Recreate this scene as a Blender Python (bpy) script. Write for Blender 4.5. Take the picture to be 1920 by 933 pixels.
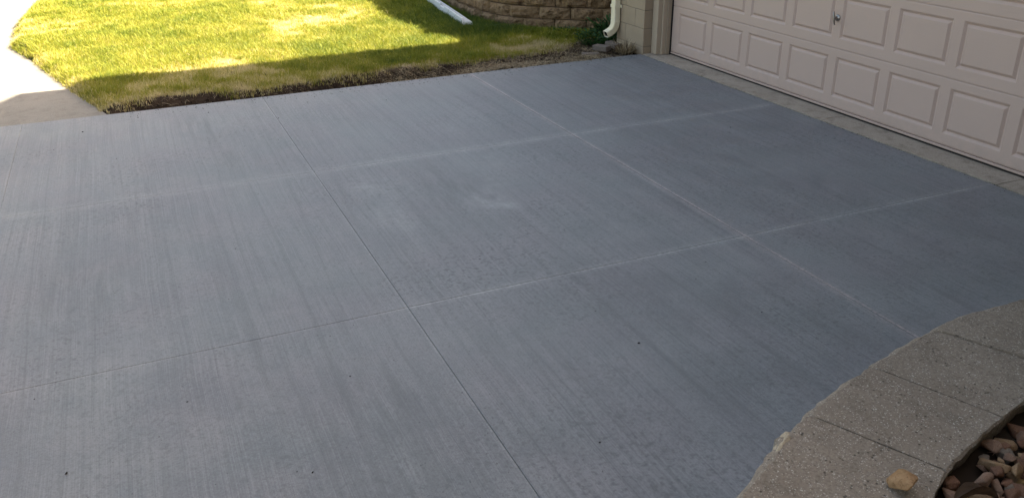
import bpy, bmesh, math, random
import numpy as np
from mathutils import Vector, Matrix, noise as mn

# ---------------------------------------------------------------- camera, light, exposure
S = bpy.context.scene
C = S.collection
for o in list(bpy.data.objects): bpy.data.objects.remove(o)
cam = bpy.data.objects.new('camera', bpy.data.cameras.new('camera')); C.objects.link(cam)
cam.data.sensor_width = 36.0
cam.data.lens = 36.0 * 1624.2 / 1920.0
cam.data.clip_end = 2000; cam.data.clip_start = 0.05
cam.location = (8.3728, -5.6526, 2.1695)
cam.rotation_mode = 'XYZ'; cam.rotation_euler = (1.136, 0.0108, 1.1554)
S.camera = cam

KX, KY = 0.105, 1.20                      # horizontal run of a shadow per metre of height
hor = math.hypot(KX, KY)
EL = math.atan2(1.0, hor); AZ = math.atan2(KX, KY)
W = bpy.data.worlds.new('World'); S.world = W; W.use_nodes = True
wn = W.node_tree
sky = wn.nodes.new('ShaderNodeTexSky'); sky.sky_type = 'NISHITA'; sky.sun_disc = False
sky.sun_elevation = EL; sky.sun_rotation = AZ
sky.air_density = 1.0; sky.dust_density = 4.0; sky.ozone_density = 1.0
wb = wn.nodes.new('ShaderNodeMix'); wb.data_type = 'RGBA'; wb.blend_type = 'MULTIPLY'; wb.inputs[0].default_value = 1
wb.inputs[7].default_value = (1.17, 1.02, .82, 1)      # daylight white balance
wn.links.new(sky.outputs[0], wb.inputs[6]); wn.links.new(wb.outputs[2], wn.nodes['Background'].inputs[0])
wn.nodes['Background'].inputs[1].default_value = 0.062
sun = bpy.data.objects.new('sun', bpy.data.lights.new('sun', 'SUN')); C.objects.link(sun)
sun.data.energy = 5.0; sun.data.angle = math.radians(0.53); sun.data.color = (1.0, 0.87, 0.66)
sun.rotation_euler = Vector((-KX, -KY, -1)).to_track_quat('-Z', 'Y').to_euler()
sun.location = (0, 0, 20)
S.view_settings.view_transform = 'Standard'; S.view_settings.look = 'None'
S.view_settings.exposure = 3.0; S.view_settings.gamma = 1.0
S.render.resolution_x = 1024; S.render.resolution_y = 497

rnd = random.Random(7)
rng = np.random.default_rng(11)

# ---------------------------------------------------------------- object helpers
def tag(o, label=None, cat=None, group=None, kind=None):
    if label: o['label'] = label
    if cat: o['category'] = cat
    if group: o['group'] = group
    if kind: o['kind'] = kind
    return o
def obj(name, me, mat=None, parent=None, loc=None):
    o = bpy.data.objects.new(name, me); C.objects.link(o)
    if mat and me is not None and not me.materials: me.materials.append(mat)
    if parent: o.parent = parent
    if loc: o.location = loc
    return o
def empty(name, loc=(0, 0, 0), rz=0):
    o = bpy.data.objects.new(name, None); C.objects.link(o); o.location = loc
    o.rotation_euler = (0, 0, rz); o.empty_display_size = .1
    return o
def bm_mesh(bm, name='m', smooth=False):
    bmesh.ops.recalc_face_normals(bm, faces=bm.faces[:])
    me = bpy.data.meshes.new(name); bm.to_mesh(me); bm.free()
    if smooth: me.polygons.foreach_set('use_smooth', [True] * len(me.polygons))
    return me
def add_box(bm, x0, x1, y0, y1, z0, z1, bev=0, seg=1):
    r = bmesh.ops.create_cube(bm, size=1)
    vs = r['verts']
    for v in vs:
        v.co = Vector(((x0 + x1) / 2 + v.co.x * (x1 - x0), (y0 + y1) / 2 + v.co.y * (y1 - y0), (z0 + z1) / 2 + v.co.z * (z1 - z0)))
    if bev:
        es = list({e for v in vs for e in v.link_edges})
        bmesh.ops.bevel(bm, geom=es, offset=bev, segments=seg, affect='EDGES', profile=.6)
def box(x0, x1, y0, y1, z0, z1, bev=0, seg=1):
    bm = bmesh.new(); add_box(bm, x0, x1, y0, y1, z0, z1, bev, seg); return bm_mesh(bm)
def prism(bm, pts, z0, z1):
    a = [bm.verts.new((x, y, z0)) for x, y in pts]; b = [bm.verts.new((x, y, z1)) for x, y in pts]
    n = len(pts)
    for i in range(n): bm.faces.new((a[i], a[(i + 1) % n], b[(i + 1) % n], b[i]))
    bm.faces.new(b); bm.faces.new(a[::-1])
def np_mesh(name, V, loops, starts, totals, attrs=None):
    me = bpy.data.meshes.new(name)
    me.vertices.add(len(V)); me.vertices.foreach_set('co', np.asarray(V, dtype=np.float32).ravel())
    me.loops.add(len(loops)); me.loops.foreach_set('vertex_index', np.asarray(loops, dtype=np.int32))
    me.polygons.add(len(starts)); me.polygons.foreach_set('loop_start', np.asarray(starts, dtype=np.int32))
    me.update(calc_edges=True)
    for k, a in (attrs or {}).items():
        at = me.attributes.new(k, 'FLOAT', 'POINT'); at.data.foreach_set('value', np.asarray(a, dtype=np.float32))
    me.validate()
    return me

# ---------------------------------------------------------------- material helper
class M:
    def __init__(s, name, rough=.8, spec=.3):
        s.m = bpy.data.materials.new(name); s.m.use_nodes = True
        s.t = s.m.node_tree; s.N = s.t.nodes; s.L = s.t.links
        s.b = s.N['Principled BSDF']; s.out = s.N['Material Output']
        s.b.inputs['Roughness'].default_value = rough
        s.b.inputs['Specular IOR Level'].default_value = spec
        s.pos = s.N.new('ShaderNodeNewGeometry').outputs['Position']
        s.tc = s.N.new('ShaderNodeTexCoord').outputs['Object']
    def lk(s, a, b):
        if hasattr(a, 'is_output') or isinstance(a, bpy.types.NodeSocket): s.L.new(a, b)
        else: b.default_value = a
    def map(s, v, scale=(1, 1, 1), loc=(0, 0, 0), rot=(0, 0, 0)):
        n = s.N.new('ShaderNodeMapping'); s.L.new(v, n.inputs[0])
        n.inputs['Scale'].default_value = scale; n.inputs['Location'].default_value = loc; n.inputs['Rotation'].default_value = rot
        return n.outputs[0]
    def noise(s, v, scale, detail=4, rough=.55, dist=0):
        n = s.N.new('ShaderNodeTexNoise'); s.L.new(v, n.inputs['Vector'])
        n.inputs['Scale'].default_value = scale; n.inputs['Detail'].default_value = detail
        n.inputs['Roughness'].default_value = rough; n.inputs['Distortion'].default_value = dist
        return n.outputs['Fac']
    def vor(s, v, scale, feat='F1', out='Distance', rand=1):
        n = s.N.new('ShaderNodeTexVoronoi'); s.L.new(v, n.inputs['Vector']); n.feature = feat
        n.inputs['Scale'].default_value = scale; n.inputs['Randomness'].default_value = rand
        return n.outputs[out]
    def ramp(s, f, stops, interp='LINEAR'):
        n = s.N.new('ShaderNodeValToRGB'); s.L.new(f, n.inputs[0]); cr = n.color_ramp; cr.interpolation = interp
        while len(cr.elements) < len(stops): cr.elements.new(.5)
        for e, (p, c) in zip(cr.elements, stops):
            e.position = p; e.color = (c, c, c, 1) if isinstance(c, (int, float)) else (*c, 1)
        return n.outputs[0]
    def math(s, op, a, b=0, c=None, clamp=False):
        n = s.N.new('ShaderNodeMath'); n.operation = op; n.use_clamp = clamp
        s.lk(a, n.inputs[0]); s.lk(b, n.inputs[1])
        if c is not None: s.lk(c, n.inputs[2])
        return n.outputs[0]
    def mr(s, v, a, b, c=0, d=1):
        n = s.N.new('ShaderNodeMapRange'); s.L.new(v, n.inputs[0]); n.interpolation_type = 'SMOOTHSTEP'
        for i, q in enumerate((a, b, c, d)): n.inputs[i + 1].default_value = q
        return n.outputs[0]
    def mix(s, f, a, b, mode='MIX'):
        n = s.N.new('ShaderNodeMix'); n.data_type = 'RGBA'; n.blend_type = mode
        s.lk(f, n.inputs[0])
        for q, i in ((a, 6), (b, 7)):
            if isinstance(q, tuple): n.inputs[i].default_value = (*q, 1)
            elif isinstance(q, (int, float)): n.inputs[i].default_value = (q, q, q, 1)
            else: s.L.new(q, n.inputs[i])
        return n.outputs[2]
    def sep(s, v):
        n = s.N.new('ShaderNodeSeparateXYZ'); s.L.new(v, n.inputs[0]); return n.outputs
    def attr(s, name):
        n = s.N.new('ShaderNodeAttribute'); n.attribute_name = name; return n.outputs['Fac']
    def rand(s): return s.N.new('ShaderNodeObjectInfo').outputs['Random']
    def col(s, c): s.lk(c if not isinstance(c, tuple) else (*c, 1), s.b.inputs['Base Color']); return s
    def rgh(s, r): s.lk(r, s.b.inputs['Roughness']); return s
    def bump(s, h, dist=.01, strength=1, prev=None):
        n = s.N.new('ShaderNodeBump'); s.L.new(h, n.inputs['Height']); n.inputs['Distance'].default_value = dist
        n.inputs['Strength'].default_value = strength
        if prev is not None: s.L.new(prev, n.inputs['Normal'])
        s.L.new(n.outputs[0], s.b.inputs['Normal']); return n.outputs[0]

# --- driveway concrete: broom streaks run along x, saw dust along the joints, a few washed patches
def blob(m, c, r, sx=1, sy=1):
    v = m.map(m.pos, (sx, sy, 0), (-c[0] * sx, -c[1] * sy, 0))
    n = m.N.new('ShaderNodeVectorMath'); n.operation = 'LENGTH'; m.L.new(v, n.inputs[0])
    return m.mr(n.outputs['Value'], r, 0)
def slab_material():
    m = M('broomed_concrete', .62, .35)
    p = m.pos; x, y, z = m.sep(p)
    wob = m.noise(p, 1.3, 2)
    wv = m.N.new('ShaderNodeVectorMath'); wv.operation = 'MULTIPLY_ADD'
    cmb = m.N.new('ShaderNodeCombineXYZ'); m.L.new(wob, cmb.inputs[1])
    m.L.new(cmb.outputs[0], wv.inputs[0]); wv.inputs[1].default_value = (0, .035, 0); m.L.new(p, wv.inputs[2])
    q = wv.outputs[0]
    s1 = m.noise(m.map(q, (.22, 13, 1)), 1, 5, .65)
    s2 = m.noise(m.map(q, (.42, 85, 1)), 1, 3, .7)
    s3 = m.noise(m.map(q, (1.0, 240, 1)), 1, 2, .6)
    big = m.noise(p, .8, 5, .6); mid = m.noise(p, 3.2, 5, .6)
    grain = m.noise(p, 120, 3, .7); grain2 = m.noise(p, 38, 4, .7)
    c = m.mix(m.ramp(big, [(.3, 0.), (.7, 1.)]), (.205, .213, .226), (.258, .265, .277))
    c = m.mix(m.ramp(mid, [(.38, .0), (.66, .7)]), c, (.300, .305, .314))
    c = m.mix(m.ramp(s1, [(.36, .22), (.50, .0)]), c, (.190, .197, .210))
    gate = m.ramp(m.noise(p, .9, 3), [(.38, .15), (.66, 1.)])
    c = m.mix(m.math('MULTIPLY', m.ramp(s2, [(.32, 1.), (.48, .0)]), m.math('MULTIPLY', gate, .5)), c, (.130, .136, .148))
    c = m.mix(m.math('MULTIPLY', m.ramp(s3, [(.53, 0.), (.66, 1.)]), .26), c, (.37, .375, .385))
    c = m.mix(m.math('MULTIPLY', m.ramp(s3, [(.36, 1.), (.47, .0)]), .28), c, (.14, .146, .157))
    c = m.mix(m.ramp(grain, [(.34, .45), (.48, 0.)]), c, (.13, .135, .145))
    c = m.mix(m.ramp(grain, [(.54, .0), (.7, .25)]), c, (.43, .435, .445))
    c = m.mix(m.math('MULTIPLY', m.ramp(grain2, [(.36, 1.), (.48, .0)]), m.math('MULTIPLY', gate, .85)), c, (.15, .155, .165))
    # edges of the separate broom passes
    pas = m.noise(m.map(q, (.10, 4.2, 1)), 1, 1, .3)
    c = m.mix(m.ramp(pas, [(.47, 0.), (.492, .20), (.508, .0), (.60, .0), (.612, .26), (.635, 0.)]), c, (.14, .145, .155))
    c = m.mix(m.ramp(pas, [(.38, 0.), (.41, .10), (.43, .0)]), c, (.36, .365, .37))
    tint = m.noise(p, 1.9, 2)
    c = m.mix(m.ramp(tint, [(.35, .0), (.65, 1.)]), c, m.mix(1.0, c, (1.03, .985, 1.0), 'MULTIPLY'))
    # pale wash patches and darker traffic smudges, each with its own ragged outline
    rag = m.ramp(m.noise(p, 7, 6, .7), [(.36, 0.), (.62, 1.)])
    rag2 = m.ramp(m.noise(m.map(q, (2.5, 13, 1)), 1, 5, .7), [(.4, 0.), (.62, 1.)])
    for (cx, cy, r, k) in ((3.26, -3.62, .28, .65), (3.38, -3.50, .14, .5), (1.56, -3.27, .30, .22), (3.30, -4.27, .30, .35), (2.62, -4.33, .24, .25), (2.95, -3.45, .16, .35), (2.75, -4.15, .4, .22), (2.5, -3.3, .45, .16), (4.4, -5.9, .5, .16), (1.2, -2.9, .5, .14), (3.9, -3.1, .5, .13)):
        c = m.mix(m.math('MULTIPLY', m.math('MULTIPLY', blob(m, (cx, cy), r, .8, 1.3), rag), k), c, (.46, .465, .475))
    for (cx, cy, r, k) in ((2.95, -3.72, .5, .55), (4.80, -6.55, .32, .6), (5.4, -4.95, .7, .45), (.55, -5.25, .35, .5), (3.5, -6.1, .6, .4), (1.0, -4.9, .9, .25), (6.3, -3.1, .8, .3), (2.9, -1.6, .9, .25), (4.65, -3.62, .35, .4)):
        c = m.mix(m.math('MULTIPLY', m.math('MULTIPLY', blob(m, (cx, cy), r, .55, 1.2), rag2), k), c, (.14, .145, .155))
    # dusty bands beside the saw cuts
    dn = m.ramp(m.noise(p, 5, 5, .7), [(.3, .15), (.65, 1.)])
    fine = m.ramp(m.noise(p, 60, 3, .7), [(.4, .3), (.6, 1.)])
    def line(v, at, w0, w1, k, colr, off=0, fade=None):
        nonlocal c
        d = m.math('ABSOLUTE', m.math('SUBTRACT', v, at + off))
        f = m.mr(d, w1, w0)
        if fade: f = m.math('MULTIPLY', f, m.mr(y, fade[0], fade[1], fade[2], 1))
        c = m.mix(m.math('MULTIPLY', m.math('MULTIPLY', f, dn), m.math('MULTIPLY', fine, k)), c, colr)
    line(x, 2.17, .0, .11, .52, (.46, .46, .46), 0, (-4.8, -3.9, .65))
    line(x, 2.17, .000, .012, .6, (.60, .58, .56), .010, (-4.6, -4.0, .25))
    line(x, 4.48, .001, .009, .75, (.60, .60, .59), .010, (-4.9, -4.2, .35))
    line(x, 4.48, .0, .065, .46, (.46, .46, .46), 0, (-4.9, -4.0, .15))
    line(y, -2.40, .0, .06, .62, (.48, .42, .42))
    line(y, -2.40, .000, .012, .85, (.60, .49, .48), .010)
    line(y, -4.56, .001, .008, .45, (.56, .56, .55), -.008)
    line(y, -6.65, .0, .02, .22, (.48, .48, .48))
    # pinholes
    pv = m.vor(p, 26, rand=1)
    pg = m.ramp(m.noise(p, 9, 2), [(.50, 0.), (.56, 1.)])
    pits = m.math('MULTIPLY', m.ramp(pv, [(.0, 1.), (.055, 1.), (.085, 0.)]), pg)
    c = m.mix(m.math('MULTIPLY', pits, .75), c, (.045, .045, .05))
    c = m.mix(1.0, c, (.845, .85, .832), 'MULTIPLY')
    m.col(c)
    m.rgh(m.mix(m.ramp(mid, [(.3, 0.), (.7, 1.)]), .50, .68))
    h = m.math('ADD', m.math('MULTIPLY', s2, .6), m.math('MULTIPLY', grain, .5))
    h = m.math('SUBTRACT', h, m.math('MULTIPLY', pits, 1.0))
    m.bump(h, .003, 1)
    return m.m
def plain_concrete(name, a, b, dark, speck=None, gscale=90, bd=.003, stain=.5):
    m = M(name, .85, .25); p = m.pos
    c = m.mix(m.ramp(m.noise(p, 2.5, 5, .65), [(.3, 0.), (.7, 1.)]), a, b)
    c = m.mix(m.math('MULTIPLY', m.ramp(m.noise(p, 9, 5, .7), [(.34, 1.), (.5, .0)]), stain), c, dark)
    g = m.noise(p, gscale, 4, .75)
    c = m.mix(m.ramp(g, [(.32, .55), (.5, 0.)]), c, dark)
    c = m.mix(m.ramp(g, [(.56, .0), (.75, .35)]), c, tuple(min(1, q * 1.6) for q in b))
    hh = g
    if speck:
        for sc, th, gn in ((85, .17, 31), (150, .22, 47), (52, .12, 17)):
            v = m.map(p, (1, 1, 1), rot=(0, 0, .4))
            sp = m.math('MULTIPLY', m.ramp(m.vor(m.map(v, (1.35, 1, 1)), sc), [(0, 1.), (th, 1.), (th + .05, 0.)]), m.ramp(m.noise(p, gn, 2), [(.50, 0.), (.54, 1.)]))
            c = m.mix(m.math('MULTIPLY', sp, .8), c, speck)
        pit = m.math('MULTIPLY', m.ramp(m.vor(m.map(p, loc=(5, 3, 1)), 55), [(0, 1.), (.14, 1.), (.22, 0.)]), m.ramp(m.noise(p, 19, 2), [(.5, 0.), (.56, 1.)]))
        c = m.mix(m.math('MULTIPLY', pit, .7), c, (.05, .045, .04))
        hh = m.math('SUBTRACT', g, m.math('MULTIPLY', pit, .8))
    m.col(c); m.bump(hh, bd, 1)
    return m.m

mat_slab = slab_material()
mat_apron = plain_concrete('old_apron_concrete', (.365, .305, .245), (.45, .38, .31), (.15, .125, .09))
mat_path = plain_concrete('path_concrete', (.195, .182, .160), (.225, .21, .187), (.13, .115, .10), stain=.5)
mat_joint = M('dark_joint_grit', .95, .1).col((.03, .028, .026)).m  # dark grout under the slabs and behind the wall blocks
mat_cap = plain_concrete('exposed_aggregate_block', (.245, .198, .154), (.315, .260, .205), (.085, .068, .052), speck=(.60, .55, .49), gscale=110, bd=.006, stain=.28)
mat_tuff = plain_concrete('split_face_tan_block', (.25, .158, .085), (.35, .24, .14), (.075, .040, .020), gscale=38, bd=.03, stain=.9)
mat_paver = plain_concrete('grey_brown_paver', (.15, .12, .10), (.19, .155, .13), (.07, .055, .045), gscale=70, bd=.004)

def soil_mat():
    m = M('soil_and_turf', .95, .1); p = m.pos; x, y, z = m.sep(p)
    soil = m.mix(m.ramp(m.noise(p, 14, 6, .7), [(.35, 0.), (.65, 1.)]), (.020, .013, .009), (.060, .042, .030))
    turf = m.mix(m.ramp(m.noise(p, 3, 6, .7), [(.35, 0.), (.65, 1.)]), (.045, .075, .018), (.12, .12, .045))
    turf = m.mix(m.ramp(m.noise(p, 60, 4, .8), [(.3, .7), (.55, 0.)]), turf, (.02, .025, .01))
    far = m.mr(x, -.75, -1.3)
    m.col(m.mix(far, soil, turf))
    m.bump(m.noise(p, 40, 6, .75), .02, 1)
    return m.m
mat_soil = soil_mat()

def grass_mat(name, cols, trans=.35, rough=.6):
    m = M(name, rough, .25)
    a = m.attr('tint')
    c = m.ramp(a, cols)
    m.col(c)
    tr = m.N.new('ShaderNodeBsdfTranslucent'); m.L.new(c, tr.inputs[0])
    mx = m.N.new('ShaderNodeMixShader'); mx.inputs[0].default_value = trans
    m.L.new(m.b.outputs[0], mx.inputs[1]); m.L.new(tr.outputs[0], mx.inputs[2]); m.L.new(mx.outputs[0], m.out.inputs[0])
    return m.m
mat_grass = grass_mat('lawn_blades', [(0, (.050, .095, .010)), (.33, (.16, .195, .014)), (.6, (.32, .30, .034)), (.8, (.48, .41, .15)), (1, (.62, .53, .30))])
mat_straw = grass_mat('dead_straw', [(0, (.10, .065, .035)), (.5, (.34, .26, .155)), (1, (.66, .55, .37))], .15, .8)
mat_weed = grass_mat('weed_leaves', [(0, (.020, .055, .016)), (1, (.05, .115, .030))], .2, .5)

def painted(name, colr, rough=.55, dirt=.25, bump=.0012, grainscale=(2, 40, 40), spec=.35):
    m = M(name, rough, spec); p = m.pos
    d = tuple(q * .72 for q in colr)
    c = m.mix(m.math('MULTIPLY', m.ramp(m.noise(p, 4, 6, .7), [(.4, 0.), (.75, 1.)]), dirt), colr, d)
    m.col(c); m.bump(m.noise(m.map(p, grainscale), 1, 5, .7), bump, .8)
    return m.m
def door_mat():
    m = M('painted_door_steel', .5, .35); p = m.pos; x, y, z = m.sep(p)
    c = m.mix(m.math('MULTIPLY', m.ramp(m.noise(p, 1.8, 5, .65), [(.35, 0.), (.75, 1.)]), .5), (.525, .395, .338), (.485, .363, .308))
    spl = m.math('MULTIPLY', m.mr(z, .30, -.02), m.ramp(m.noise(p, 11, 6, .75), [(.42, 0.), (.62, 1.)]))
    c = m.mix(m.math('MULTIPLY', spl, .30), c, (.36, .31, .27))
    m.col(c)
    n1 = m.noise(m.map(p, (5, 1, 75)), 1, 5, .75, .4)
    m.bump(n1, .0016, .75)
    return m.m
mat_door = door_mat()
mat_trim = painted('tan_painted_trim', (.35, .28, .205), .65, .35, .002, (60, 60, 3))
mat_trim2 = painted('pale_tan_trim', (.44, .355, .265), .65, .3, .002, (60, 60, 3))
mat_cmu = painted('tan_painted_block', (.365, .285, .200), .8, .45, .004, (60, 60, 60))
mat_mortar = painted('tan_painted_mortar', (.19, .155, .11), .9, .5, .003, (80, 80, 80))
mat_siding = painted('beige_siding', (.42, .39, .33), .7, .2, .001)
mat_roof = painted('brown_shingles', (.09, .075, .065), .95, .5, .01, (20, 20, 20))
mat_fascia = painted('white_fascia', (.7, .69, .66), .5, .2, .001)
mat_spout = painted('cream_aluminium', (.84, .76, .56), .42, .5, .0008, (9, 9, 9), .5)
mat_pipe = painted('white_vinyl', (.72, .73, .74), .45, .4, .001, (9, 9, 9), .5)
mat_black = M('black_rubber', .7, .3).col((.012, .011, .011)).m
mat_inside = M('spout_inner_shade', .9, .1).col((.008, .008, .008)).m  # near-black standing in for shade inside the spout outlet
mat_chrome = M('worn_nickel', .32, .5).col((.33, .31, .29)).m; mat_chrome.node_tree.nodes['Principled BSDF'].inputs['Metallic'].default_value = 1
def glass_mat():
    m = M('window_glass', .06, .6).col((.03, .035, .04)); return m.m
mat_glass = glass_mat()

# ---------------------------------------------------------------- layout curves
WALL = [(-1.16, 1.60), (-1.20, 1.10), (-1.30, .62), (-1.40, .30), (-1.53, -.005), (-1.663, -.197), (-1.932, -.535), (-2.211, -.855), (-2.42, -1.00), (-2.70, -1.10), (-3.3, -1.16), (-4, -1.15), (-5, -1.02), (-6, -.87), (-8, -.72), (-11.5, -.60)]
BED = [(6.60, -.27), (6.58, -1.2), (6.54, -2.1), (6.498, -2.72), (6.505, -3.146), (6.61, -3.60), (6.735, -3.975), (6.96, -4.395), (7.22, -4.80), (7.50, -5.25), (7.78, -5.85), (7.98, -6.6), (8.06, -7.6), (8.06, -9.2)]
def wall_y(x):
    pts = sorted(WALL); return float(np.interp(x, [p[0] for p in pts], [p[1] for p in pts]))
def bed_x(y):
    pts = sorted(BED, key=lambda p: p[1]); return float(np.interp(y, [p[1] for p in pts], [p[0] for p in pts]))
def edge_x(y):     # where the turf stops beside the driveway
    return float(np.interp(y, [-6.1, -5.75, -5.3, -4.55, -3.85, -3.2, -2.7, -2.3, -1.9, -1.4, -.9, -.5], [-.31, -.35, -.43, -.39, -.43, -.54, -.52, -.52, -.62, -.66, -.85, -1.05]))
def path_y(x):     # the path lies on the low-y side of this line
    return float(np.interp(x, [-30, -12, -8.0, -5.5, -4.04, -3.07, -1.23, -.30, -.19], [-5.4, -6.35, -6.86, -7.03, -7.0, -6.72, -6.24, -5.97, -5.94]))
def turf_h(x, y):
    h = .012 + .03 * mn.noise((x * .5, y * .5, 3)) + .018 * mn.noise((x * 3, y * 3, 1))
    h += .05 * max(0, min(1, (-1.5 - x) / 5))
    if x < -1.3: h -= .055 * max(0, min(1, 1 - (wall_y(x) - y) / .6))
    return h
def ground_h(x, y):
    if x >= -.19:
        if x > bed_x(y) + .22 and y < -.3 and y > -9.2: return .47
        return -.13
    if -11.5 < x < -1.30 and y > wall_y(x) + .28: return 1.12
    if x <= -11.5 and y > -.3: return 1.12
    if x > -1.30 and y > .9: return 1.12
    py = path_y(x)
    if y < py - .02 and y > -9.5: return -.12
    e = edge_x(y)
    t = max(0, min(1, (e + .10 - x) / .16)); t = t * t * (3 - 2 * t)
    lo = -.095 + .02 * mn.noise((x * 6, y * 6, 7)) + .012 * mn.noise((x * 19, y * 19, 2))
    if y > -2.9: lo += .055 * min(1, (y + 2.9) / .8)
    h = lo * (1 - t) + turf_h(x, y) * t
    d = y - py
    if d < .12 and y > -9.5: h = h * max(0, d / .12) + (-.04) * (1 - max(0, d / .12))
    return h

# ---------------------------------------------------------------- ground sheet
def spaced(a, b, n): return list(np.linspace(a, b, n, endpoint=False))
xs = spaced(-400, -60, 6) + spaced(-60, -14, 10) + spaced(-14, -6, 50) + spaced(-6, -1.7, 60) + spaced(-1.7, -.18, 70) + spaced(-.18, 6.4, 12) + spaced(6.4, 10, 50) + spaced(10, 60, 8) + [60, 400]
ys = spaced(-400, -40, 5) + spaced(-40, -9.6, 6) + spaced(-9.6, -7.2, 20) + spaced(-7.2, 1.5, 190) + spaced(1.5, 12, 12) + [12, 60, 400]
V = np.array([(x, y, ground_h(x, y)) for y in ys for x in xs]); nx = len(xs)
idx = np.arange(len(ys) * nx).reshape(len(ys), nx)
F = np.stack([idx[:-1, :-1], idx[:-1, 1:], idx[1:, 1:], idx[1:, :-1]], -1).reshape(-1, 4)
g = np_mesh('ground', V, F.ravel(), np.arange(len(F)) * 4, None)
g.polygons.foreach_set('use_smooth', [True] * len(g.polygons))
tag(obj('ground', g, mat_soil), kind='structure')

# ---------------------------------------------------------------- driveway: a bed with one slab per saw-cut bay
drive = obj('driveway', box(-.192, 9.35, -11.2, -.285, -.125, -.05), mat_joint); tag(drive, kind='structure')
jx = [-.2, 2.17, 4.48, 6.86, 9.36]; jy = [-11.2, -8.85, -6.65, -4.56, -2.40, -.268]
for i in range(4):
    for j in range(5):
        GX = (0, .0007, .0011, .002, .002); GY = (.002, .002, .0008, .0008, .0008, .009)
        gx0 = GX[i]; gx1 = GX[i + 1]; gy0 = GY[j]; gy1 = GY[j + 1]
        bm = bmesh.new()
        x0, x1, y0, y1 = jx[i] + gx0, jx[i + 1] - gx1, jy[j] + gy0, jy[j + 1] - gy1
        if j == 4:      # ragged edge cast against the apron
            n = 60; pts = [(x0, y0), (x1, y0)] + [(x1 + (x0 - x1) * k / n, y1 - .002 + .009 * mn.noise(((x1 + (x0 - x1) * k / n) * 7, 0, 0)) - .006 * abs(mn.noise((k * 1.7, 5, i)))) for k in range(n + 1)]
            prism(bm, pts, -.12, -.02)
        else:
            add_box(bm, x0, x1, y0, y1, -.12, -.02, .0022)
        obj('slab', bm_mesh(bm), mat_slab, drive)

# apron strip in front of the door, broken by one crack and one joint
apron = empty('apron', (0, 0, 0)); tag(apron, kind='structure')
def ragged(x0, x1, cr0, cr1):
    n = max(8, int((x1 - x0) / .035))
    f = [(x0 + (x1 - x0) * k / n, -.264 + .008 * mn.noise(((x0 + (x1 - x0) * k / n) * 6, 2, 0)) + .007 * mn.noise(((x0 + (x1 - x0) * k / n) * 27, 4, 0))) for k in range(n + 1)]
    bm = bmesh.new(); prism(bm, f + cr1 + [(x1, .12), (x0, .12)] + cr0, -.12, -.0135)
    return bm_mesh(bm)
crk = [(2.765, -.20), (2.755, -.14), (2.775, -.07), (2.765, 0.0)]
obj('apron_slab', ragged(-.165, 2.778, [], [(x - .004, y) for x, y in crk]), mat_apron, apron)
obj('apron_slab', ragged(2.783, 4.525, [(x + .004, y) for x, y in crk[::-1]], []), mat_apron, apron)
obj('apron_slab', ragged(4.532, 5.2, [], []), mat_apron, apron)

# path to the left
ppts = [(-.206, -9.5), (-.206, -5.945)] + [(x, path_y(x)) for x in (-.3, -.7, -1.23, -2, -3.07, -3.6, -4.04, -4.6, -5.5, -6.8, -8.0, -10, -12, -20, -30)] + [(-30, -9.5)]
bm = bmesh.new(); prism(bm, ppts, -.13, -.034)
path = obj('path', bm_mesh(bm), mat_path); tag(path, kind='structure')

st = plain_concrete('bounce_concrete', (.40, .38, .34), (.46, .44, .40), (.28, .26, .23), stain=.3)
tag(obj('bounce_pavement', box(-60, 60, -14.2, -11.3, -.14, -.03, .01), mat_path), kind='structure')  # unseen pavement added along with the bounce surface beyond it
tag(obj('bounce_street', box(-60, 60, -24, -14.3, -.2, -.115), st), kind='structure')  # unseen sunlit concrete added to bounce warm light onto the door

# ---------------------------------------------------------------- grass
def vnoise(x, y, s, seed=0):
    r = np.random.default_rng(seed); T = r.random((64, 64))
    X = x * s; Y = y * s; xi = np.floor(X).astype(int); yi = np.floor(Y).astype(int); fx = X - xi; fy = Y - yi
    fx = fx * fx * (3 - 2 * fx); fy = fy * fy * (3 - 2 * fy)
    g = lambda a, b: T[a % 64, b % 64]
    return (g(xi, yi) * (1 - fx) + g(xi + 1, yi) * fx) * (1 - fy) + (g(xi, yi + 1) * (1 - fx) + g(xi + 1, yi + 1) * fx) * fy
EY = np.linspace(-7, 0, 200); EX = np.array([edge_x(y) for y in EY])
PX = np.linspace(-30, 0, 900); PY = np.array([path_y(x) for x in PX])
WX = np.linspace(-11.5, -1.3, 400); WY = np.array([wall_y(x) for x in WX])
def blades(name, x, y, z, h, w, tint, lean=.45, curl=.6, az=None):
    n = len(x)
    az = rng.random(n) * 2 * np.pi if az is None else az
    ln = (rng.random(n) * lean + .05) * h
    dx, dy = np.cos(az), np.sin(az); px, py = -dy, dx
    V = np.zeros((n, 5, 3), np.float32)
    def put(k, f, wd, hz, ll):
        V[:, k, 0] = x + dx * ll + px * wd; V[:, k, 1] = y + dy * ll + py * wd; V[:, k, 2] = z + hz
    put(0, 0, -w / 2, -.01, 0); put(1, 0, w / 2, -.01, 0)
    put(2, 0, w * .42, h * .58, ln * .4); put(3, 0, -w * .42, h * .58, ln * .4)
    put(4, 0, 0, h, ln * (1 + curl))
    base = np.arange(n)[:, None] * 5
    L = np.concatenate([base + np.array([0, 1, 2, 3]), base + np.array([3, 2, 4])], 1).ravel()
    st = (np.arange(n)[:, None] * 7 + np.array([0, 4])).ravel()
    return np_mesh(name, V.reshape(-1, 3), L, st, None, {'tint': np.repeat(tint, 5)})
def heights(x, y): return np.array([ground_h(a, b) for a, b in zip(x.tolist(), y.tolist())], dtype=np.float32)
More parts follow.
